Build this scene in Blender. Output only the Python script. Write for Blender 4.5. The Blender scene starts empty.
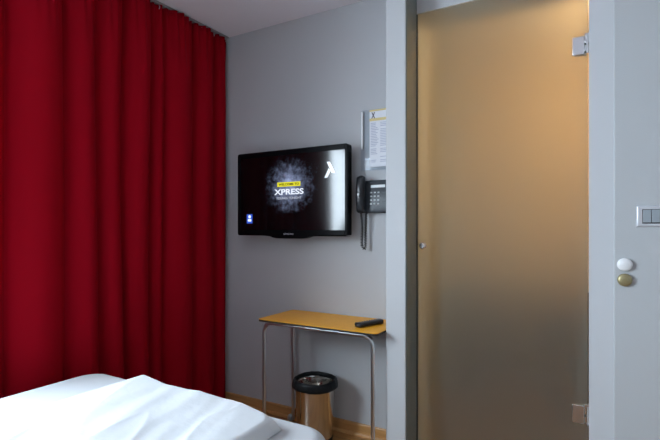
import bpy, bmesh, math, random
from mathutils import Vector, Matrix, noise
random.seed(4)
C = bpy.context.scene.collection
PI = math.pi
CAMH = 1.235; H = 2.585
NY = 2.488           # plane of the wall that carries the television

# ---------------------------------------------------------------- materials
def mat(name, col=(.8,.8,.8), rough=.5, metal=0.0, spec=.5, bump=None, var=None, coat=0, trans=0, ior=1.45, emit=None, estr=0):
    m = bpy.data.materials.new(name); m.use_nodes = True
    nt = m.node_tree; b = nt.nodes['Principled BSDF']
    b.inputs['Base Color'].default_value = (*col, 1)
    b.inputs['Roughness'].default_value = rough
    b.inputs['Metallic'].default_value = metal
    b.inputs['Specular IOR Level'].default_value = spec
    b.inputs['Coat Weight'].default_value = coat
    b.inputs['Transmission Weight'].default_value = trans
    b.inputs['IOR'].default_value = ior
    if emit: b.inputs['Emission Color'].default_value = (*emit, 1); b.inputs['Emission Strength'].default_value = estr
    tc = nt.nodes.new('ShaderNodeTexCoord')
    if bump:
        n = nt.nodes.new('ShaderNodeTexNoise'); n.inputs['Scale'].default_value = bump[0]; n.inputs['Detail'].default_value = 4
        nt.links.new(tc.outputs['Object'], n.inputs['Vector'])
        bp = nt.nodes.new('ShaderNodeBump'); bp.inputs['Strength'].default_value = bump[1]; bp.inputs['Distance'].default_value = .005
        nt.links.new(n.outputs['Fac'], bp.inputs['Height']); nt.links.new(bp.outputs['Normal'], b.inputs['Normal'])
    if var:
        n = nt.nodes.new('ShaderNodeTexNoise'); n.inputs['Scale'].default_value = var[0]; n.inputs['Detail'].default_value = 5
        nt.links.new(tc.outputs['Object'], n.inputs['Vector'])
        r = nt.nodes.new('ShaderNodeValToRGB')
        k = var[1]
        r.color_ramp.elements[0].position = .3; r.color_ramp.elements[1].position = .7
        r.color_ramp.elements[0].color = (*[c*(1-k) for c in col], 1); r.color_ramp.elements[1].color = (*[min(1, c*(1+k)) for c in col], 1)
        nt.links.new(n.outputs['Fac'], r.inputs['Fac']); nt.links.new(r.outputs['Color'], b.inputs['Base Color'])
    return m

def wood(name, c1, c2, plank=None, rough=.35, axis='X', scale=(1.2, 14, 14)):
    m = mat(name, c1, rough); nt = m.node_tree; b = nt.nodes['Principled BSDF']
    tc = nt.nodes.new('ShaderNodeTexCoord'); mp = nt.nodes.new('ShaderNodeMapping')
    mp.inputs['Scale'].default_value = scale
    nt.links.new(tc.outputs['Object'], mp.inputs['Vector'])
    n = nt.nodes.new('ShaderNodeTexNoise'); n.inputs['Scale'].default_value = 3; n.inputs['Detail'].default_value = 8; n.inputs['Distortion'].default_value = .6
    nt.links.new(mp.outputs['Vector'], n.inputs['Vector'])
    r = nt.nodes.new('ShaderNodeValToRGB'); r.color_ramp.elements[0].position = .3; r.color_ramp.elements[1].position = .7
    r.color_ramp.elements[0].color = (*c1, 1); r.color_ramp.elements[1].color = (*c2, 1)
    nt.links.new(n.outputs['Fac'], r.inputs['Fac'])
    out = r.outputs['Color']
    if plank:
        br = nt.nodes.new('ShaderNodeTexBrick'); br.inputs['Scale'].default_value = 1
        br.inputs['Brick Width'].default_value = plank[0]; br.inputs['Row Height'].default_value = plank[1]
        br.inputs['Mortar Size'].default_value = .0015
        br.inputs['Color1'].default_value = (1, 1, 1, 1); br.inputs['Color2'].default_value = (.78, .78, .78, 1); br.inputs['Mortar'].default_value = (.3, .3, .3, 1)
        nt.links.new(tc.outputs['Object'], br.inputs['Vector'])
        mx = nt.nodes.new('ShaderNodeMix'); mx.data_type = 'RGBA'; mx.blend_type = 'MULTIPLY'; mx.inputs[0].default_value = 1
        nt.links.new(out, mx.inputs[6]); nt.links.new(br.outputs['Color'], mx.inputs[7]); out = mx.outputs[2]
    nt.links.new(out, b.inputs['Base Color'])
    return m

M = {}
M['wall'] = mat('wall_paint_grey', (.55, .565, .58), .6, bump=(260, .12), var=(2.0, .02), spec=.35)
M['ceiling'] = mat('ceiling_paint', (.86, .83, .87), .85, bump=(200, .06))
M['casing'] = mat('casing_grey', (.56, .58, .605), .5, bump=(260, .05))
M['floor'] = wood('floor_laminate', (.34, .15, .045), (.52, .26, .09), (1.2, .12), .3)
M['base'] = wood('baseboard_oak', (.50, .25, .08), (.66, .36, .14), None, .4)
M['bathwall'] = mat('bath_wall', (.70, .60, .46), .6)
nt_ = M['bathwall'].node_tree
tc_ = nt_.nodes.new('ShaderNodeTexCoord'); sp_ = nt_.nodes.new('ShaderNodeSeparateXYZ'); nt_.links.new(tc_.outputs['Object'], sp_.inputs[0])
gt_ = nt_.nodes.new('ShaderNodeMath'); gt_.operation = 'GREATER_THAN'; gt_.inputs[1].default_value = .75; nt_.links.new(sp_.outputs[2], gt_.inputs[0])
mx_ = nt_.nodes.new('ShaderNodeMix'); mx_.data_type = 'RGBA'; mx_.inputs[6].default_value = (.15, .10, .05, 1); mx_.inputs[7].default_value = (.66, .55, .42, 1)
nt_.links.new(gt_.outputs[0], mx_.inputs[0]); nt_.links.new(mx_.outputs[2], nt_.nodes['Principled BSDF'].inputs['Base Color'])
M['bathfloor'] = mat('bath_floor', (.12, .07, .035), .5)
M['bathwood'] = wood('bath_wood', (.36, .18, .06), (.5, .27, .1))
M['chrome'] = mat('chrome', (.78, .78, .79), .14, 1)
M['satin'] = mat('satin_steel', (.72, .73, .76), .3, 1)
M['tube'] = mat('tube_steel', (.68, .70, .72), .28, 1)
M['steel'] = mat('bin_steel', (.74, .71, .66), .12, 1)
M['rubber'] = mat('black_rubber', (.012, .012, .013), .5)
M['orange'] = mat('orange_laminate', (.92, .42, .02), .38, var=(40, .04), spec=.35)
M['edge'] = mat('dark_edge', (.02, .017, .015), .5)
M['tvplastic'] = mat('tv_black_gloss', (.005, .005, .006), .25, spec=.05)
M['blackplastic'] = mat('black_plastic', (.014, .015, .018), .3)
M['greyplastic'] = mat('phone_grey_plastic', (.045, .055, .065), .35)
M['lcd'] = mat('lcd_strip', (.75, .8, .82), .3)
M['key'] = mat('key_white', (.62, .66, .68), .5)
M['whiteplastic'] = mat('white_plastic', (.82, .83, .84), .3)
M['brass'] = mat('dull_brass', (.36, .31, .17), .4, .55)
M['switchframe'] = mat('switch_frame', (.62, .64, .68), .25, .35)
M['switchkey'] = mat('switch_key', (.30, .34, .37), .35)
M['sheet'] = mat('white_sheet', (.50, .52, .54), .85, bump=(500, .05), spec=.2)
M['duvet'] = mat('white_duvet', (.56, .58, .60), .8, bump=(14, .5), spec=.2)
M['bedbase'] = mat('bed_base', (.05, .05, .055), .8)
M['paper'] = mat('paper', (.86, .88, .93), .7)
M['paperyellow'] = mat('paper_yellow', (.80, .66, .30), .7)
M['papergrey'] = mat('paper_print', (.52, .55, .66), .7)
M['ink'] = mat('ink', (.03, .03, .04), .6)
M['seal'] = mat('door_seal', (.06, .07, .065), .5)
M['bathgrey'] = mat('bath_grey_wall', (.34, .40, .40), .6); M['wallr'] = mat('wall_paint_dimmed', (.47, .49, .505), .6, bump=(260, .12))  # wallr: grey wall paint darkened in colour so the right wall looks dimmer
M['revealdark'] = mat('reveal_strip', (.16, .18, .17), .5)  # dark grey strip laid over the pillar reveal to darken it
M['winframe'] = mat('window_frame', (.7, .7, .7), .4)
M['rail'] = mat('curtain_rail', (.55, .54, .55), .35, .6)
M['liner'] = mat('bin_liner', (.008, .009, .010), .4, spec=.25, bump=(60, .3))
M['cordm'] = mat('cord', (.015, .015, .017), .4)

def acrylic(name, k):
    m = bpy.data.materials.new(name); m.use_nodes = True; nt = m.node_tree; nt.nodes.clear()
    o = nt.nodes.new('ShaderNodeOutputMaterial'); t = nt.nodes.new('ShaderNodeBsdfTransparent'); t.inputs[0].default_value = (.93, .95, .97, 1)
    g = nt.nodes.new('ShaderNodeBsdfGlossy'); g.inputs['Roughness'].default_value = .05
    lw = nt.nodes.new('ShaderNodeLayerWeight'); lw.inputs[0].default_value = .5
    p5 = nt.nodes.new('ShaderNodeMath'); p5.operation = 'POWER'; p5.inputs[1].default_value = 5; nt.links.new(lw.outputs['Facing'], p5.inputs[0])
    f = nt.nodes.new('ShaderNodeMath'); f.operation = 'MULTIPLY_ADD'; f.inputs[1].default_value = .9*k; f.inputs[2].default_value = .04*k; nt.links.new(p5.outputs[0], f.inputs[0])
    mx = nt.nodes.new('ShaderNodeMixShader')
    nt.links.new(f.outputs[0], mx.inputs[0]); nt.links.new(t.outputs[0], mx.inputs[1]); nt.links.new(g.outputs[0], mx.inputs[2])
    nt.links.new(mx.outputs[0], o.inputs[0]); return m
M['acrylic'] = acrylic('window_glass', 1); M['plexi'] = acrylic('clear_acrylic', .18)

def frosted():
    m = bpy.data.materials.new('frosted_glass'); m.use_nodes = True; nt = m.node_tree
    b = nt.nodes['Principled BSDF']
    b.inputs['Base Color'].default_value = (.86, .90, .84, 1)
    b.inputs['Roughness'].default_value = .58; b.inputs['IOR'].default_value = 1.28
    b.inputs['Transmission Weight'].default_value = 1
    b.inputs['Specular IOR Level'].default_value = .4
    d = nt.nodes.new('ShaderNodeBsdfDiffuse'); d.inputs[0].default_value = (.42, .47, .44, 1)
    mx = nt.nodes.new('ShaderNodeMixShader'); mx.inputs[0].default_value = .07
    o = nt.nodes['Material Output']
    nt.links.new(b.outputs[0], mx.inputs[1]); nt.links.new(d.outputs[0], mx.inputs[2]); nt.links.new(mx.outputs[0], o.inputs[0])
    return m
M['frost'] = frosted()

def curtain_mat():
    m = bpy.data.materials.new('red_curtain_cloth'); m.use_nodes = True; nt = m.node_tree
    b = nt.nodes['Principled BSDF']; b.inputs['Roughness'].default_value = .75
    b.inputs['Base Color'].default_value = (.36, .0025, .012, 1)
    b.inputs['Specular IOR Level'].default_value = .04
    b.inputs['Sheen Weight'].default_value = 0
    t = nt.nodes.new('ShaderNodeBsdfTranslucent'); t.inputs[0].default_value = (.34, .005, .016, 1)
    mx = nt.nodes.new('ShaderNodeMixShader'); mx.inputs[0].default_value = .14
    tc = nt.nodes.new('ShaderNodeTexCoord'); w = nt.nodes.new('ShaderNodeTexNoise'); w.inputs['Scale'].default_value = 350
    nt.links.new(tc.outputs['Object'], w.inputs['Vector'])
    bp = nt.nodes.new('ShaderNodeBump'); bp.inputs['Strength'].default_value = .1; bp.inputs['Distance'].default_value = .003
    nt.links.new(w.outputs['Fac'], bp.inputs['Height']); nt.links.new(bp.outputs['Normal'], b.inputs['Normal'])
    nt.links.new(b.outputs[0], mx.inputs[1]); nt.links.new(t.outputs[0], mx.inputs[2]); nt.links.new(mx.outputs[0], nt.nodes['Material Output'].inputs[0])
    return m
M['curtain'] = curtain_mat()

def emis(name, col, s):
    return mat(name, (0, 0, 0), .12, emit=col, estr=s)

# ---------------------------------------------------------------- mesh helpers
def add_box(bm, x0, x1, y0, y1, z0, z1):
    vs = [bm.verts.new((x, y, z)) for x in (x0, x1) for y in (y0, y1) for z in (z0, z1)]
    for f in ((0,1,3,2),(4,6,7,5),(0,4,5,1),(2,3,7,6),(0,2,6,4),(1,5,7,3)):
        bm.faces.new([vs[i] for i in f])
    return vs

def add_lathe(bm, prof, seg=32, axis='Z', c=(0,0,0), cap0=True, cap1=True):
    rings = []
    for r, h in prof:
        ring = []
        for i in range(seg):
            a = 2*PI*i/seg; p, q = r*math.cos(a), r*math.sin(a)
            v = (p, q, h) if axis == 'Z' else ((p, h, q) if axis == 'Y' else (h, p, q))
            ring.append(bm.verts.new((v[0]+c[0], v[1]+c[1], v[2]+c[2])))
        rings.append(ring)
    for a, b in zip(rings, rings[1:]):
        for i in range(seg):
            bm.faces.new((a[i], a[(i+1) % seg], b[(i+1) % seg], b[i]))
    if cap0: bm.faces.new(rings[0][::-1])
    if cap1: bm.faces.new(rings[-1])

def add_tube(bm, pts, r, seg=10, cap=True):
    pts = [Vector(p) for p in pts]; rings = []
    t = (pts[1]-pts[0]).normalized()
    up = Vector((0, 0, 1)) if abs(t.z) < .9 else Vector((1, 0, 0))
    nrm = t.cross(up).normalized()
    for i, p in enumerate(pts):
        t = ((pts[min(i+1, len(pts)-1)]) - pts[max(i-1, 0)]).normalized()
        nrm = (nrm - t*nrm.dot(t)).normalized(); b = t.cross(nrm)
        rings.append([bm.verts.new(p + r*(math.cos(2*PI*k/seg)*nrm + math.sin(2*PI*k/seg)*b)) for k in range(seg)])
    for a, b in zip(rings, rings[1:]):
        for i in range(seg):
            bm.faces.new((a[i], a[(i+1) % seg], b[(i+1) % seg], b[i]))
    if cap: bm.faces.new(rings[0][::-1]); bm.faces.new(rings[-1])

def add_prism(bm, poly, axis, a, b):
    """poly of 2-D points extruded along axis between a and b"""
    def P(p, h):
        return {'Y': (p[0], h, p[1]), 'Z': (p[0], p[1], h), 'X': (h, p[0], p[1])}[axis]
    v0 = [bm.verts.new(P(p, a)) for p in poly]; v1 = [bm.verts.new(P(p, b)) for p in poly]
    n = len(poly)
    bm.faces.new(v0); bm.faces.new(v1[::-1])
    for i in range(n): bm.faces.new((v0[i], v1[i], v1[(i+1) % n], v0[(i+1) % n]))

def rrect(x0, x1, y0, y1, r, n=6):
    pts = []
    for cx, cy, a0 in ((x1-r, y1-r, 0), (x0+r, y1-r, 90), (x0+r, y0+r, 180), (x1-r, y0+r, 270)):
        for k in range(n+1):
            a = math.radians(a0+90*k/n); pts.append((cx+r*math.cos(a), cy+r*math.sin(a)))
    return pts

def obj(name, bm, m, parent=None, bevel=0, smooth=True, seg=2, angle=40):
    bmesh.ops.recalc_face_normals(bm, faces=bm.faces)
    me = bpy.data.meshes.new(name); bm.to_mesh(me); bm.free()
    me.materials.append(m)
    o = bpy.data.objects.new(name, me); C.objects.link(o)
    if parent: o.parent = parent; o.location = -parent.location      # meshes are written in world coordinates
    if bevel:
        md = o.modifiers.new('bevel', 'BEVEL'); md.width = bevel; md.segments = seg; md.limit_method = 'ANGLE'; md.angle_limit = math.radians(50)
    if smooth:
        for p in me.polygons: p.use_smooth = True
        me.set_sharp_from_angle(angle=math.radians(angle))
    return o

def boxo(name, b, m, parent=None, bevel=0, **k):
    bm = bmesh.new(); add_box(bm, *b); return obj(name, bm, m, parent, bevel, **k)

def tag(o, label, cat, group=None):
    o['label'] = label; o['category'] = cat
    if group: o['group'] = group
    return o

def thing(name, loc, label, cat, group=None):
    o = bpy.data.objects.new(name, None); C.objects.link(o); o.location = loc; o.empty_display_size = .1
    return tag(o, label, cat, group)

def struct(o): o['kind'] = 'structure'; return o

def text(name, s, h, x, y, z, m, parent, width=None, depth=.0006, bold=0):
    cu = bpy.data.curves.new(name, 'FONT'); cu.body = s; cu.size = 1; cu.align_x = 'CENTER'; cu.align_y = 'CENTER'; cu.offset = bold
    t = bpy.data.objects.new(name, cu); C.objects.link(t)
    dg = bpy.context.evaluated_depsgraph_get(); me = bpy.data.meshes.new_from_object(t.evaluated_get(dg))
    bpy.data.objects.remove(t)
    xs = [v.co.x for v in me.vertices]; ys = [v.co.y for v in me.vertices]
    w, hh = max(xs)-min(xs), max(ys)-min(ys); cx, cy = (max(xs)+min(xs))/2, (max(ys)+min(ys))/2
    sx = (width/w) if width else h/hh; sz = h/hh
    for v in me.vertices: v.co = ((v.co.x-cx)*sx+x, y, (v.co.y-cy)*sz+z)
    bm = bmesh.new(); bm.from_mesh(me); bpy.data.meshes.remove(me)
    r = bmesh.ops.extrude_face_region(bm, geom=bm.faces[:])
    for v in [g for g in r['geom'] if isinstance(g, bmesh.types.BMVert)]: v.co.y -= depth
    return obj(name, bm, m, parent, smooth=False)

# ---------------------------------------------------------------- the room
X0, X1, Y0 = -2.40, 1.70, -2.0
struct(boxo('floor', (X0-.1, X1+.1, Y0-.1, 2.50, -.08, 0), M['floor'], smooth=False))
struct(boxo('ceiling', (X0-.1, X1+.1, Y0-.1, 4.1, H, H+.1), M['ceiling'], smooth=False))
struct(boxo('wall_north', (X0-.1, -.90, NY, 2.60, 0, H), M['wall'], smooth=False))
PX0, PX1, PY = -.964, -.857, 2.21
GX0, GX1, GY, GZ = -.847, -.060, 2.360, 2.365
struct(boxo('wall_pillar', (PX0, PX1, PY, 2.60, 0, H), M['wall'], bevel=.003))
struct(boxo('wall_lintel', (PX1, -.05, GY+.004, 2.60, GZ+.004, H), M['wall'], smooth=False))
struct(boxo('trim_1', (-.052, .0364, PY, 2.60, 0, H), M['casing'], smooth=False))
struct(boxo('trim_2', (PX1, PX1+.004, PY+.006, GY+.0035, 0, H), M['revealdark'], smooth=False))
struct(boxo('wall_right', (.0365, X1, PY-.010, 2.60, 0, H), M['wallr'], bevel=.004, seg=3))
struct(boxo('wall_east', (X1, X1+.1, Y0-.1, 2.60, 0, H), M['wall'], smooth=False))
struct(boxo('wall_south', (X0-.1, X1, Y0-.1, Y0, 0, H), M['wall'], smooth=False))
# west wall with the window opening
WY0, WY1, WZ0, WZ1 = -.50, 1.10, 1.0, 2.15
bm = bmesh.new()
add_box(bm, X0-.12, X0, Y0, WY0, 0, H); add_box(bm, X0-.12, X0, WY1, NY, 0, H)
add_box(bm, X0-.12, X0, WY0, WY1, 0, WZ0); add_box(bm, X0-.12, X0, WY0, WY1, WZ1, H)
struct(obj('wall_west', bm, M['wall'], smooth=False))
bm = bmesh.new()
for b in ((WY0, WY0+.05, WZ0, WZ1), (WY1-.05, WY1, WZ0, WZ1), (WY0, WY1, WZ0, WZ0+.05), (WY0, WY1, WZ1-.05, WZ1), (.03, .07, WZ0, WZ1)):
    add_box(bm, X0-.10, X0-.05, *b)
win = struct(obj('window_1', bm, M['winframe'], smooth=False))
boxo('pane', (X0-.078, X0-.072, WY0+.04, WY1-.04, WZ0+.04, WZ1-.04), M['acrylic'], win, smooth=False)
# oak baseboard with quarter bead
def base_profile(name, x0, x1, y):
    bm = bmesh.new()
    add_prism(bm, [(y, 0), (y-.022, 0), (y-.0215, .008), (y-.018, .015), (y-.012, .018), (y-.012, .066), (y-.009, .072), (y, .072)], 'X', x0, x1)
    return struct(obj(name, bm, M['base'], smooth=False))
base_profile('baseboard_north', X0, PX0, NY)
# bathroom shell behind the glass door
BX0, BX1, BY1 = -1.25, .75, 4.0
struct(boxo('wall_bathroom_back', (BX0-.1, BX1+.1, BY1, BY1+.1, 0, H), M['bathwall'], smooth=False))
struct(boxo('wall_bathroom_west', (BX0-.1, BX0, 2.60, BY1, 0, H), M['bathgrey'], smooth=False))
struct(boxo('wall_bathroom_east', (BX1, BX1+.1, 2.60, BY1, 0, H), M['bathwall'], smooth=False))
struct(boxo('floor_bathroom', (BX0-.1, BX1+.1, 2.50, BY1, -.08, 0), M['bathfloor'], smooth=False))

# ---------------------------------------------------------------- frosted glass door
d = thing('glass_door', (GX1, GY+.005, .012), 'frosted glass door glowing amber in the grey wall, hung on two metal hinges', 'door')
boxo('glass_panel', (GX0, GX1, GY, GY+.010, .012, GZ), M['frost'], d, bevel=.0015)
# knob
kx, kz = -.8135, 1.142
bm = bmesh.new(); add_lathe(bm, [(.014, GY), (.014, GY-.004), (.007, GY-.006), (.007, GY-.014), (.015, GY-.018), (.0175, GY-.026), (.015, GY-.032), (.009, GY-.034)], 24, 'Y', (kx, 0, kz))
obj('door_knob', bm, M['chrome'], d)
def hinge(z, mt):
    hx = GX1
    bm = bmesh.new()
    add_box(bm, hx-.060, hx-.013, GY-.009, GY-.0005, z-.040, z+.040)
    add_box(bm, hx-.050, hx-.006, GY+.0105, GY+.018, z-.040, z+.040)
    h = obj('hinge', bm, mt, d, bevel=.002)
    bm = bmesh.new()
    add_box(bm, hx-.012, hx+.0075, GY-.013, GY+.006, z-.030, z-.004)
    add_box(bm, hx-.012, hx+.0075, GY-.013, GY+.006, z+.006, z+.050)
    add_lathe(bm, [(.005, z-.040), (.005, z+.040)], 14, 'Z', (hx-.001, GY-.010, 0))
    k = obj('hinge_knuckle', bm, mt, h, bevel=.001); k.location = (0, 0, 0)
hinge(2.047, M['satin']); hinge(.405, M['chrome'])
boxo('edge_seal', (GX0-.007, GX0+.0005, GY-.001, GY+.010, .012, GZ-.002), M['seal'], d)

# ---------------------------------------------------------------- curtain and its rail
knots = [.84, .945, 1.060, 1.325, 1.50, 1.655, 1.835, 1.93, 2.165, 2.36, 2.480]
amps = [.075, .07, .110, .100, .090, .100, .055, .090, .075, .055]
CX = -2.325
def curtain_x(y, z):
    for i in range(len(knots)-1):
        if y <= knots[i+1]+1e-9: break
    a, b = knots[i], knots[i+1]; s = (y-a)/(b-a)
    s2 = s**.80
    t = (z/2.55)
    drift = .012*math.sin(2.2*z+i*1.9)
    bulge = max(0, math.sin(PI*min(1, max(0, s2))))**.72
    v = amps[i]*bulge*(1-.35*max(0, (t-.86)/.14))
    pl = .013*math.sin(2*PI*y/.052+i)*max(0, (t-.84)/.16)**1.2          # pinch pleats below the tape
    return CX + v + drift*bulge*.5 + pl + .006*math.sin(9*y+1.3*z)
bm = bmesh.new(); rows = []
ny, nz = 300, 48; TOPZ = 2.566
for j in range(nz+1):
    z = .015 + (TOPZ-.015)*j/nz; r = []
    for i in range(ny+1):
        y = knots[0] + (knots[-1]-knots[0])*i/ny
        yy = y + .010*math.sin(1.7*z+5*y)*(1-abs(2*(i/ny)-1))
        zz = z + (.006*abs(math.sin(PI*(y-.6)/.116)) if j == nz else 0)
        r.append(bm.verts.new((curtain_x(y, z), yy, zz)))
    rows.append(r)
for a, b in zip(rows, rows[1:]):
    for i in range(ny): bm.faces.new((a[i], a[i+1], b[i+1], b[i]))
ct = thing('curtain', (CX, 1.5, 0), 'tall red pleated curtain hanging from the ceiling rail beside the bed', 'curtain')
o = obj('curtain_panel', bm, M['curtain'], ct, angle=180)
md = o.modifiers.new('thick', 'SOLIDIFY'); md.thickness = .002
for k in range(15):
    y = .86 + k*.1135
    bm = bmesh.new(); add_tube(bm, [(CX+.04, y, 2.540), (CX+.044, y, 2.555), (CX+.036, y, 2.570), (CX+.024, y, 2.574)], .0028, 6)
    obj('curtain_hook', bm, M['rail'], ct)
bm = bmesh.new()
add_box(bm, CX+.008, CX+.011, .3, 2.48, 2.573, H-.0002); add_box(bm, CX+.037, CX+.040, .3, 2.48, 2.573, H-.0002)
add_box(bm, CX+.008, CX+.040, .3, 2.48, 2.580, H-.0001)
tag(obj('curtain_rail', bm, M['rail'], smooth=False), 'thin metal curtain rail fixed along the ceiling above the red curtain', 'curtain rail')

# ---------------------------------------------------------------- television
TX0, TX1, TZ0, TZ1, TY = -2.108, -1.272, 1.186, 1.726, 2.370
tv = thing('television', (-1.68, NY, 1.45), 'black flat television with a glossy frame mounted on the grey wall above the orange table', 'television')
tcx = (TX0+TX1)/2
outline = rrect(TX0, TX1, TZ0, TZ1, .016, 5)
# lower lip that bulges under the logo
low = [(p[0], p[1]) for p in outline]
lip = []
for (x, z) in [(tcx-.20, TZ0), (tcx-.15, TZ0-.004), (tcx-.12, TZ0-.014), (tcx-.09, TZ0-.017), (tcx+.09, TZ0-.017), (tcx+.12, TZ0-.014), (tcx+.15, TZ0-.004), (tcx+.20, TZ0)]: lip.append((x, z))
i3 = 21  # after the lower-left corner
poly = outline[:21] + lip + outline[21:]
SX0, SX1, SZ0, SZ1 = TX0+.030, TX1-.020, TZ0+.036, TZ1-.034
bm = bmesh.new(); add_prism(bm, poly, 'Y', TY+.004, TY+.050)
o = obj('housing', bm, M['tvplastic'], tv, bevel=.004)
bm = bmesh.new()
inner = [(SX1, SZ1), (SX0, SZ1), (SX0, SZ0), (SX1, SZ0)]
# front bezel: four bars around the glass
add_box(bm, TX0+.004, SX0, TY, TY+.006, TZ0+.006, TZ1-.006); add_box(bm, SX1, TX1-.004, TY, TY+.006, TZ0+.006, TZ1-.006)
add_box(bm, SX0, SX1, TY, TY+.006, SZ1, TZ1-.006); add_box(bm, SX0, SX1, TY, TY+.006, TZ0+.006, SZ0)
obj('bezel', bm, M['tvplastic'], tv, bevel=.002)
bm = bmesh.new(); add_box(bm, TX0+.10, TX1-.10, TY+.050, TY+.085, TZ0+.06, TZ1-.06)
obj('back_cover', bm, M['blackplastic'], tv, bevel=.02)
bm = bmesh.new(); add_box(bm, tcx-.15, tcx+.15, TY+.085, NY+.0005, 1.36, 1.54)
obj('wall_bracket', bm, M['blackplastic'], tv)
# screen picture: mottled blue-grey smoke glowing on black
sm = mat('screen_picture', (.004, .004, .005), .10, spec=.45); nt = sm.node_tree; bb = nt.nodes['Principled BSDF']
tc = nt.nodes.new('ShaderNodeTexCoord')
mp = nt.nodes.new('ShaderNodeMapping'); mp.inputs['Location'].default_value = (1.685*1/.21, 0, -1.500/.20); mp.inputs['Scale'].default_value = (1/.21, 0, 1/.20)
nt.links.new(tc.outputs['Object'], mp.inputs['Vector'])
ln = nt.nodes.new('ShaderNodeVectorMath'); ln.operation = 'LENGTH'; nt.links.new(mp.outputs['Vector'], ln.inputs[0])
n1 = nt.nodes.new('ShaderNodeTexNoise'); n1.inputs['Scale'].default_value = 24; n1.inputs['Detail'].default_value = 8; n1.inputs['Roughness'].default_value = .7
nt.links.new(tc.outputs['Object'], n1.inputs['Vector'])
ad = nt.nodes.new('ShaderNodeMath'); ad.operation = 'MULTIPLY_ADD'; ad.inputs[1].default_value = 1.6; nt.links.new(n1.outputs['Fac'], ad.inputs[0]); nt.links.new(ln.outputs['Value'], ad.inputs[2])
r = nt.nodes.new('ShaderNodeMapRange'); r.inputs['From Min'].default_value = 1.75; r.inputs['From Max'].default_value = .6
nt.links.new(ad.outputs[0], r.inputs['Value'])
pw = nt.nodes.new('ShaderNodeMath'); pw.operation = 'POWER'; pw.inputs[1].default_value = 2.0; nt.links.new(r.outputs[0], pw.inputs[0])
ms = nt.nodes.new('ShaderNodeMath'); ms.operation = 'MULTIPLY'; ms.inputs[1].default_value = 1.15; nt.links.new(pw.outputs[0], ms.inputs[0])
bb.inputs['Emission Color'].default_value = (.36, .44, .70, 1); nt.links.new(ms.outputs[0], bb.inputs['Emission Strength'])
SCREEN_MUL = ms
scr = boxo('screen', (SX0+.0002, SX1-.0002, TY+.002, TY+.0038, SZ0+.0002, SZ1-.0002), sm, tv, smooth=False)
# the writing is on the screen, so it is a child of the screen
def under(child, par):
    child.parent = par; child.location = (0, 0, 0)
ew = emis('screen_white', (.82, .88, 1), 1.0); ey = emis('screen_yellow', (.85, .80, .04), .85); eb = emis('screen_blue', (.04, .12, .75), .8); ek = mat('screen_black', (.01, .01, .005), .2)
FY = TY+.0016
bm = bmesh.new(); add_box(bm, -1.778, -1.602, FY-.0002, FY+.0006, 1.494, 1.522); under(obj('banner', bm, ey, tv, smooth=False), scr)
under(text('banner_text', 'WELCOME TO', .014, -1.690, FY-.0002, 1.508, ek, tv, .155, bold=.02), scr)
under(text('title_text', 'XPRESS', .036, -1.690, FY, 1.461, ew, tv, .222, bold=.025), scr)
under(text('subtitle_text', 'YOUNGS TONIGHT', .014, -1.690, FY, 1.422, emis('screen_dim', (.75, .8, .95), .7), tv, .190), scr)
bm = bmesh.new()
add_prism(bm, [(-1.414, 1.627), (-1.393, 1.627), (-1.358, 1.560), (-1.380, 1.560)], 'Y', FY-.0004, FY+.0004)
add_prism(bm, [(-1.400, 1.590), (-1.388, 1.570), (-1.410, 1.533), (-1.430, 1.533)], 'Y', FY-.0004, FY+.0004)
under(obj('logo_mark', bm, ew, tv, smooth=False), scr)
bm = bmesh.new(); add_box(bm, -2.027, -1.980, FY-.0001, FY+.0006, 1.265, 1.325); under(obj('icon', bm, eb, tv, smooth=False), scr)
bm = bmesh.new()
add_prism(bm, [(-2.003+.011*math.cos(a*PI/8), 1.309+.011*math.sin(a*PI/8)) for a in range(16)], 'Y', FY-.0006, FY)
add_prism(bm, rrect(-2.018, -1.988, 1.277, 1.294, .006, 3), 'Y', FY-.0006, FY)
under(obj('icon_figure', bm, ew, tv, smooth=False), scr)
text('brand_lettering', 'SAMSUNG', .010, tcx, TY-.0004, TZ0+.012, mat('logo_silver', (.8, .8, .82), .3, emit=(.8, .8, .82), estr=.0), tv, .075)

# ---------------------------------------------------------------- acrylic holder with the sheet
HY = NY
h = thing('sheet_holder', (-1.13, HY, 1.57), 'clear acrylic wall pocket mounted above the telephone', 'holder')
bm = bmesh.new(); add_box(bm, -1.245, -1.015, HY-.005, HY-.001, 1.572, 1.932); obj('back_plate', bm, M['plexi'], h, bevel=.001)
bm = bmesh.new(); add_box(bm, -1.193, -1.020, HY-.022, HY-.005, 1.576, 1.580); obj('front_plate', bm, M['plexi'], h, bevel=.001)
bm = bmesh.new(); add_box(bm, -1.238, -1.226, HY-.016, HY-.005, 1.70, 1.922); obj('side_glint', bm, M['whiteplastic'], h, bevel=.002)  # white strip standing in for a bright reflection on the acrylic edge
p = thing('information_sheet', (-1.11, HY-.010, 1.59), 'printed white information sheet with a yellow heading in the acrylic wall pocket', 'sheet of paper')
boxo('page', (-1.184, -1.028, HY-.0115, HY-.010, 1.592, 1.926), M['paper'], p, smooth=False)
bm = bmesh.new(); add_box(bm, -1.184, -1.028, HY-.0121, HY-.0116, 1.916, 1.926); add_box(bm, -1.184, -1.028, HY-.0121, HY-.0116, 1.860, 1.876); obj('yellow_band', bm, M['paperyellow'], p, smooth=False)
text('heading_mark', 'X', .036, -1.160, HY-.0116, 1.893, M['ink'], p, .024, bold=.02)
bm = bmesh.new(); random.seed(7)
z = 1.845
while z > 1.61:
    for c0, c1 in ((-1.176, -1.125), (-1.115, -1.040)):
        if random.random() < .85: add_box(bm, c0, c0+(c1-c0)*random.uniform(.6, 1), HY-.0120, HY-.0116, z, z+.004)
    z -= .0095 if random.random() < .8 else .018
obj('printed_lines', bm, M['papergrey'], p, smooth=False)

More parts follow.
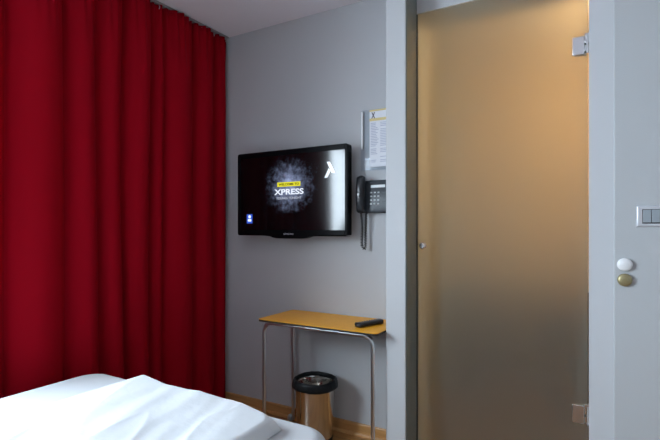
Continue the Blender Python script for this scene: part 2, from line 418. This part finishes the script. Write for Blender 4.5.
# ---------------------------------------------------------------- wall telephone
PZ0, PZ1 = 1.322, 1.512
ph = thing('telephone', (-1.14, NY, 1.32), 'dark grey wall telephone with keypad and black handset hung on its left', 'telephone')
bm = bmesh.new(); add_prism(bm, [(NY, PZ0), (NY-.040, PZ0), (NY-.044, PZ0+.02), (NY-.032, PZ1-.01), (NY-.026, PZ1), (NY, PZ1)], 'X', -1.250, -1.045)
obj('phone_body', bm, M['greyplastic'], ph, bevel=.006, seg=3)
def yf(z): return NY-.044+.012*(z-PZ0-.02)/(PZ1-PZ0-.03)
bm = bmesh.new(); add_box(bm, -1.165, -1.075, yf(1.477)-.002, yf(1.477)+.003, 1.468, 1.484); obj('display_strip', bm, M['lcd'], ph, bevel=.001)
for r_ in range(4):
    for c_ in range(3):
        kx_, kz_ = -1.160+c_*.023, 1.440-r_*.022
        bm = bmesh.new(); add_box(bm, kx_-.0060, kx_+.0060, yf(kz_)-.004, yf(kz_)+.002, kz_-.0042, kz_+.0042); obj('key', bm, M['key'], ph, bevel=.001)
for r_ in range(3):
    kz_ = 1.440-r_*.026
    bm = bmesh.new(); add_box(bm, -1.090, -1.066, yf(kz_)-.003, yf(kz_)+.002, kz_-.003, kz_+.003); obj('side_key', bm, M['greyplastic'], ph, bevel=.001)
# handset: a curved bar with two rounded ends
HX = -1.212
bm = bmesh.new(); rings = []
N = 26
for k in range(N+1):
    s = k/N; z = 1.318+.222*s
    e = abs(2*s-1)
    cap = max(.04, 1-max(0, (e-.86)/.14)**2)**.5 if e > .86 else 1
    cap = math.sqrt(max(.02, 1-(max(0, e-.82)/.18)**2.2))
    w = (.025+.004*e**3)*cap
    yb = NY-.050-.030*(0 if e > .62 else (1-(e/.62)**2)*.35)      # side towards the wall, hollow in the middle
    yfz = NY-.098+.020*e**2.5
    th = (yb-yfz)/2*cap; yc = (yb+yfz)/2
    rings.append([bm.verts.new((HX+w*math.copysign(abs(math.cos(a))**.75, math.cos(a)), yc+th*math.copysign(abs(math.sin(a))**.75, math.sin(a)), z)) for a in [2*PI*i/18 for i in range(18)]])
for a, b in zip(rings, rings[1:]):
    for i in range(18): bm.faces.new((a[i], a[(i+1) % 18], b[(i+1) % 18], b[i]))
bm.faces.new(rings[0][::-1]); bm.faces.new(rings[-1])
hs = obj('handset', bm, M['blackplastic'], ph, angle=60)
bm = bmesh.new(); add_lathe(bm, [(.008, NY-.099), (.0075, NY-.1010)], 16, 'Y', (HX-.002, 0, 1.428)); under(obj('handset_badge', bm, M['key'], ph), hs)
bm = bmesh.new(); add_box(bm, HX-.012, HX+.012, NY-.055, NY-.032, 1.40, 1.46); obj('cradle', bm, M['greyplastic'], ph, bevel=.002)
# coiled cord: down from the handset, a loop, back up to the body
path = []
n = 60
for k in range(n+1):
    s = k/n
    if s < .48: q = s/.48; path.append(Vector((HX+.004*math.sin(q*5), NY-.068+.02*q, 1.322-.195*q)))
    elif s < .56: q = (s-.48)/.08; path.append(Vector((HX+.007-.007*math.cos(PI*q), NY-.046+.01*q, 1.127-.014*math.sin(PI*q))))
    else: q = (s-.56)/.44; path.append(Vector((HX+.014-.002*math.sin(q*PI), NY-.036+.012*q, 1.127+.198*q)))
pts = []
L = len(path)-1
turns = 46; per = 9
for k in range(turns*per+1):
    s = k/(turns*per)*L; i = min(int(s), L-1); f = s-i
    c = path[i].lerp(path[i+1], f); t = (path[i+1]-path[i]).normalized()
    u = t.cross(Vector((0, 1, 0)))
    u = u.normalized() if u.length > .1 else Vector((1, 0, 0)); v = t.cross(u)
    a = 2*PI*k/per; R_ = .0062
    if s/L > .20: R_ = .0068
    pts.append(c+R_*(math.cos(a)*u+math.sin(a)*v))
bm = bmesh.new(); add_tube(bm, pts, .0023, 5); obj('coiled_cord', bm, M['cordm'], ph, angle=180)

# ---------------------------------------------------------------- console table
TT = .709
tb = thing('console_table', (-1.35, 2.30, 0), 'narrow side table with an orange top and bent steel tube legs under the television', 'table')
bm = bmesh.new(); add_prism(bm, rrect(-1.730, -.971, 2.115, 2.474, .022, 6), 'Z', TT-.0035, TT); obj('tabletop', bm, M['orange'], tb, bevel=.0008)
bm = bmesh.new(); add_prism(bm, rrect(-1.7295, -.9715, 2.1155, 2.4735, .022, 6), 'Z', TT-.014, TT-.0036); obj('tabletop_edge', bm, M['edge'], tb, bevel=.001)['label'] = 'dark underside board of the orange top'
def arch(y, n=10):
    xl, xr, zt, R_ = -1.712, -1.013, TT-.026, .055
    pts = [(xl, y, .012), (xl, y, .35), (xl, y, zt-R_)]
    for k in range(1, n+1): a = PI/2*k/n; pts.append((xl+R_-R_*math.cos(a), y, zt-R_+R_*math.sin(a)))
    pts.append(((xl+xr)/2, y, zt))
    for k in range(n+1): a = PI/2*k/n; pts.append((xr-R_+R_*math.sin(a), y, zt-R_+R_*math.cos(a)))
    pts += [(xr, y, .35), (xr, y, .012)]
    return pts
TR = .0105
for y in (2.158, 2.452):
    bm = bmesh.new(); add_tube(bm, arch(y), TR, 16); fr = obj('leg_frame', bm, M['tube'], tb, angle=60)
    for x in (-1.712, -1.013):
        if y > 2.4:
            # castor: forked housing and wheel
            xc = x-.016
            bm = bmesh.new(); add_lathe(bm, [(.006, xc-.014), (.018, xc-.013), (.0215, xc-.008), (.0215, xc+.008), (.018, xc+.013), (.006, xc+.014)], 28, 'X', (0, y-.004, .0215)); w = obj('castor', bm, M['switchkey'], tb, angle=30); under(w, fr)
        else:
            bm = bmesh.new(); add_lathe(bm, [(.013, 0), (.014, .004), (.014, .016), (.011, .020)], 20, 'Z', (x, y, 0)); under(obj('foot_cap', bm, M['rubber'], tb), fr)
for x in (-1.62, -1.10):
    bm = bmesh.new(); add_box(bm, x-.012, x+.012, 2.158, 2.452, TT-.0165, TT-.0145); obj('cross_bar', bm, M['satin'], tb)

# ---------------------------------------------------------------- remote control
rc = thing('remote_control', (-1.085, 2.275, TT), 'black remote control lying near the right end of the orange table', 'remote control')
A_ = Vector((-1.122, 2.185, 0)); B_ = Vector((-1.055, 2.362, 0)); dr = (B_-A_).normalized(); pr = Vector((dr.y, -dr.x, 0)); Ln = (B_-A_).length
bm = bmesh.new(); rings = []
for k in range(21):
    s = k/20; e = abs(2*s-1); cap = math.sqrt(max(.03, 1-(max(0, e-.88)/.12)**2))
    w = (.025-.004*math.sin(PI*s))*cap; hh = (.0135-.0025*math.sin(PI*s))*cap
    c = A_+dr*Ln*s+Vector((0, 0, TT+.0138))
    rings.append([bm.verts.new(c+pr*w*math.copysign(abs(math.cos(a))**.6, math.cos(a))+Vector((0, 0, 1))*hh*math.copysign(abs(math.sin(a))**.7, math.sin(a))) for a in [2*PI*i/16 for i in range(16)]])
for a, b in zip(rings, rings[1:]):
    for i in range(16): bm.faces.new((a[i], a[(i+1) % 16], b[(i+1) % 16], b[i]))
bm.faces.new(rings[0][::-1]); bm.faces.new(rings[-1])
obj('remote_body', bm, M['blackplastic'], rc, angle=60)
for r_ in range(7):
    for c_ in range(3):
        c = A_+dr*Ln*(.18+.095*r_)+pr*(.010*(c_-1))
        bm = bmesh.new(); add_lathe(bm, [(.0032, TT+.021), (.0032, TT+.0262), (.0024, TT+.0270)], 10, 'Z', (c.x, c.y, 0)); obj('button', bm, mat('button_grey', (.10, .10, .11), .5) if 'button_grey' not in bpy.data.materials else bpy.data.materials['button_grey'], rc)

# ---------------------------------------------------------------- waste bin
bx, by = -1.466, 2.325
wb = thing('waste_bin', (bx, by, 0), 'round polished steel waste bin under the table lined with a black bag', 'waste bin')
bm = bmesh.new(); add_lathe(bm, [(.098, 0), (.104, .003), (.106, .014), (.104, .020)], 48, 'Z', (bx, by, 0)); obj('base_ring', bm, M['rubber'], wb)
bm = bmesh.new(); add_lathe(bm, [(.1035, .018), (.120, .313), (.1235, .318), (.1245, .323), (.1235, .327), (.118, .327), (.115, .315), (.100, .024)], 64, 'Z', (bx, by, 0), cap0=True, cap1=True)
obj('bin_body', bm, M['steel'], wb, angle=35)
bm = bmesh.new(); seg = 96; rings = []
random.seed(3)
prof = [(.1345, .303), (.1365, .315), (.1320, .336), (.1265, .350), (.1200, .352), (.1160, .346), (.1140, .334), (.1130, .326)]
for r_, z_ in prof:
    rings.append([bm.verts.new((bx+(r_+.0010*math.sin(9*a+z_*60)+.0006*math.sin(23*a))*math.cos(a), by+(r_+.0010*math.sin(9*a+z_*60)+.0006*math.sin(23*a))*math.sin(a), z_+.0022*math.sin(3*a+1)+.0006*math.sin(17*a))) for a in [2*PI*i/seg for i in range(seg)]])
for a, b in zip(rings, rings[1:]):
    for i in range(seg): bm.faces.new((a[i], a[(i+1) % seg], b[(i+1) % seg], b[i]))
o = obj('bin_liner', bm, M['liner'], wb, angle=180); md = o.modifiers.new('t', 'SOLIDIFY'); md.thickness = .0012
o['label'] = 'black plastic bag folded over the rim'

# ---------------------------------------------------------------- light switch and two round wall fittings
WR = PY-.010
sw = thing('light_switch', (.175, WR, 1.27), 'silver framed light switch plate with grey rockers on the wall right of the glass door', 'light switch')
def cpoly(b0, b1, y0, y1, bmx):
    a = [bmx.verts.new((x, y0, z)) for x, z in ((b0[0], b0[2]), (b0[1], b0[2]), (b0[1], b0[3]), (b0[0], b0[3]))]
    b = [bmx.verts.new((x, y1, z)) for x, z in ((b1[0], b1[2]), (b1[1], b1[2]), (b1[1], b1[3]), (b1[0], b1[3]))]
    bmx.faces.new(a[::-1]); bmx.faces.new(b)
    for i in range(4): bmx.faces.new((a[i], a[(i+1) % 4], b[(i+1) % 4], b[i]))
bm = bmesh.new(); cpoly((.110, .240, 1.237, 1.325), (.116, .234, 1.243, 1.319), WR, WR-.009, bm)
obj('switch_frame', bm, M['switchframe'], sw, bevel=.002)
boxo('switch_recess', (.131, .219, WR-.0095, WR-.004, 1.252, 1.308), M['edge'], sw)
for k in range(3):
    x = .1335+k*.0285
    bm = bmesh.new(); add_prism(bm, [(WR-.006, 1.2565), (WR-.0125, 1.2565), (WR-.011, 1.306), (WR-.006, 1.306)], 'X', x, x+.0265); obj('rocker', bm, M['switchkey'], sw, bevel=.001)

def wall_button(name, x, z, m, m2, label, cat, rx, rz):
    rx *= .86
    t = thing(name, (x, WR, z), label, cat)
    bm = bmesh.new(); add_lathe(bm, [(.9, WR), (1.0, WR-.004), (1.0, WR-.009), (.90, WR-.0135), (.62, WR-.0165), (.30, WR-.0175)], 40, 'Y')
    for v in bm.verts: v.co.x = x+v.co.x*rx; v.co.z = z+v.co.z*rz
    obj('knob_cap', bm, m, t)
    bm = bmesh.new(); add_lathe(bm, [(.42, WR-.0165), (.40, WR-.0190), (.28, WR-.0196)], 28, 'Y')
    for v in bm.verts: v.co.x = x+v.co.x*rx; v.co.z = z+v.co.z*rz
    obj('knob_centre', bm, m2, t)
wall_button('wall_knob', .0735, 1.089, M['whiteplastic'], M['whiteplastic'], 'round white knob on the wall below the light switch', 'knob', .031, .0255)
wall_button('wall_knob', .0735, 1.028, M['brass'], M['brass'], 'round dull brass knob on the wall just under the white one', 'knob', .030, .0255)

# ---------------------------------------------------------------- bed
BXl, BXr, BYf, BYh, BT = -2.035, -.745, 1.325, -.75, .580
bd = thing('bed', (-1.39, .3, 0), 'bed made up with a smooth white sheet beside the red curtain', 'bed')
def cushion(name, x0, x1, y0, y1, z0, z1, rc, rv, m, parent, sag=None, n=70):
    """box with rounded plan corners and rounded rims, top surface shaped by sag(x, y)"""
    bm = bmesh.new(); rings = []
    prof = [(-.06, z0, 0)]
    K = 8
    prof = []
    prof.append((rv*.6, z0)); prof.append((0, z0+rv*.5))
    for k in range(K+1): a = PI/2*k/K; prof.append((rv*(1-math.cos(a)), z1-rv+rv*math.sin(a)))
    steps = 14
    for ins, z in prof:
        pts = rrect(x0+ins, x1-ins, y0+ins, y1-ins, max(.01, rc-ins*.6), 8)
        rings.append([bm.verts.new((p[0], p[1], z)) for p in pts])
    for a, b in zip(rings, rings[1:]):
        for i in range(len(a)): bm.faces.new((a[i], a[(i+1) % len(a)], b[(i+1) % len(a)], b[i]))
    bm.faces.new(rings[0][::-1]); bm.faces.new(rings[-1])
    return obj(name, bm, m, parent, angle=70)
cushion('mattress', BXl, BXr, BYh, BYf, .30, BT, .10, .045, M['sheet'], bd)
boxo('bed_base', (BXl+.02, BXr-.02, BYh+.02, BYf-.02, .10, .2995), M['bedbase'], bd, bevel=.01)
for x in (BXl+.10, BXr-.10):
    for y in (BYh+.12, BYf-.12):
        bm = bmesh.new(); add_lathe(bm, [(.022, 0), (.028, .10)], 20, 'Z', (x, y, 0)); obj('leg', bm, M['edge'], bd)

# ---------------------------------------------------------------- duvet lying folded on the bed
DX0, DX1, DY0, DY1 = -1.545, -.885, -.35, 1.225
NX, NYg = 130, 240
def ss(a, b, x):
    t = max(0, min(1, (x-a)/(b-a))); return t*t*(3-2*t)
def duvet_top(u, v):
    x = DX0+(DX1-DX0)*u; y = DY0+(DY1-DY0)*v
    body = .104*(1-.56*min(1, max(0, (u-.08)/.92)))                 # puffs up on the left, thins towards the right edge
    lx = u*(DX1-DX0); left = .55*math.sqrt(max(0, 1-(1-min(1, lx/.04))**2))+.45*ss(0, .12, u)
    dr = (1-u)*(DX1-DX0); right = min(1, math.sqrt(max(0, dr/.022*(2-min(2, dr/.022))))) if dr < .022 else 1
    df = (1-v)*(DY1-DY0); r2 = .032
    front = math.sqrt(max(0, 1-(1-df/r2)**2)) if df < r2 else 1
    dh = v*(DY1-DY0); back = math.sqrt(max(0, 1-(1-dh/.04)**2)) if dh < .04 else 1
    env = left*right*front*back
    q = Vector((x*1.0, y*1.0, 0))
    # creases that run back from the front corner, and soft puffiness
    w1 = noise.noise(Vector((x*9+y*3.2, y*1.5-x*1.0, 1.7)))
    w2 = noise.noise(Vector((x*22+y*7, y*3.5, 4.1)))
    w3 = noise.noise(Vector((x*4, y*4, 8.8)))
    crease = -abs(noise.noise(Vector((x*7+y*3.5, y*1.3, 12.0))))**.6
    cr = math.hypot(max(0, 1-(1-u)*(DX1-DX0)/.07), max(0, 1-(1-v)*(DY1-DY0)/.07))
    env *= 1-.45*min(1, max(0, cr-.55)/.85)
    z = body*env + env*((.5+.5*ss(0, .3, 1-v))*(.008*w1+.004*w2+.007*w3+.015*(crease+.35))*ss(.02, .3, u))
    return max(.003, z)
def duvet_xy(u, v):
    x = DX0+(DX1-DX0)*u; y = DY0+(DY1-DY0)*v
    yw = .012*math.sin(9*u+1)+.010*noise.noise(Vector((u*5, 3, 0))) - .055*ss(.55, 0, u)*1.0
    xw = .010*math.sin(11*v)+.008*noise.noise(Vector((9, v*9, 0)))
    return x+xw*u*1.0+.03*math.sin(5*v+.5)*(1-u), y+yw*v
bm = bmesh.new(); top = []; bot = []
for j in range(NYg+1):
    v = 1-(1-j/NYg)**1.35; rt = []; rb = []
    for i in range(NX+1):
        u = i/NX; x, y = duvet_xy(u, v)
        # rounded rim: pull the last rows in so the side bellies out
        z = duvet_top(u, v)
        rt.append(bm.verts.new((x, y, BT+.0010+z))); rb.append(bm.verts.new((x-.022*ss(.9, 1, u), y-.022*ss(.97, 1, v), BT+.0008)))
    top.append(rt); bot.append(rb)
for j in range(NYg):
    for i in range(NX):
        bm.faces.new((top[j][i], top[j][i+1], top[j+1][i+1], top[j+1][i]))
        bm.faces.new((bot[j][i], bot[j+1][i], bot[j+1][i+1], bot[j][i+1]))
for j in range(NYg):
    bm.faces.new((top[j][0], top[j+1][0], bot[j+1][0], bot[j][0])); bm.faces.new((top[j][NX], bot[j][NX], bot[j+1][NX], top[j+1][NX]))
for i in range(NX):
    bm.faces.new((top[0][i], bot[0][i], bot[0][i+1], top[0][i+1])); bm.faces.new((top[NYg][i], top[NYg][i+1], bot[NYg][i+1], bot[NYg][i]))
tag(obj('duvet', bm, M['duvet'], angle=85), 'crumpled white duvet lying folded on top of the bed', 'duvet')

# ---------------------------------------------------------------- light
w = bpy.data.worlds.new('sky'); bpy.context.scene.world = w; w.use_nodes = True
w.node_tree.nodes['Background'].inputs[0].default_value = (.75, .87, 1, 1); w.node_tree.nodes['Background'].inputs[1].default_value = 1.0
def area(name, loc, rot, sx, sy, e, col, spread=180):
    l = bpy.data.lights.new(name, 'AREA'); l.shape = 'RECTANGLE'; l.size = sx; l.size_y = sy; l.energy = e; l.color = col; l.spread = math.radians(spread)
    o = bpy.data.objects.new(name, l); C.objects.link(o); o.location = loc; o.rotation_euler = rot; return o
# daylight coming in through the window
area('window_daylight', (X0-.50, .0, (WZ0+WZ1)/2+.12), (0, -PI/2+math.radians(32), 0), 1.4, 2.0, 345, (.81, .92, 1))
# warm bathroom lamp
def point(name, loc, e, col, r):
    l = bpy.data.lights.new(name, 'POINT'); l.energy = e; l.color = col; l.shadow_soft_size = r
    o = bpy.data.objects.new(name, l); C.objects.link(o); o.location = loc; return o
point('bathroom_lamp', (.22, 2.98, 2.42), 25, (1, .61, .25), .08)

# ---------------------------------------------------------------- camera
cd = bpy.data.cameras.new('camera'); cam = bpy.data.objects.new('camera', cd); C.objects.link(cam)
cam.location = (0, 0, CAMH); cam.rotation_euler = (PI/2, 0, math.radians(30.4))
cd.sensor_width = 36; cd.lens = 36*466/660; cd.shift_y = 8/660; cd.clip_start = .05
sc = bpy.context.scene; sc.camera = cam
vs = sc.view_settings; vs.view_transform = 'Standard'; vs.look = 'None'; vs.gamma = 1; vs.use_curve_mapping = False; vs.exposure = 0.12
sc.cycles.use_denoising = True; sc.cycles.max_bounces = 12; sc.cycles.diffuse_bounces = 8; sc.cycles.sample_clamp_indirect = 6
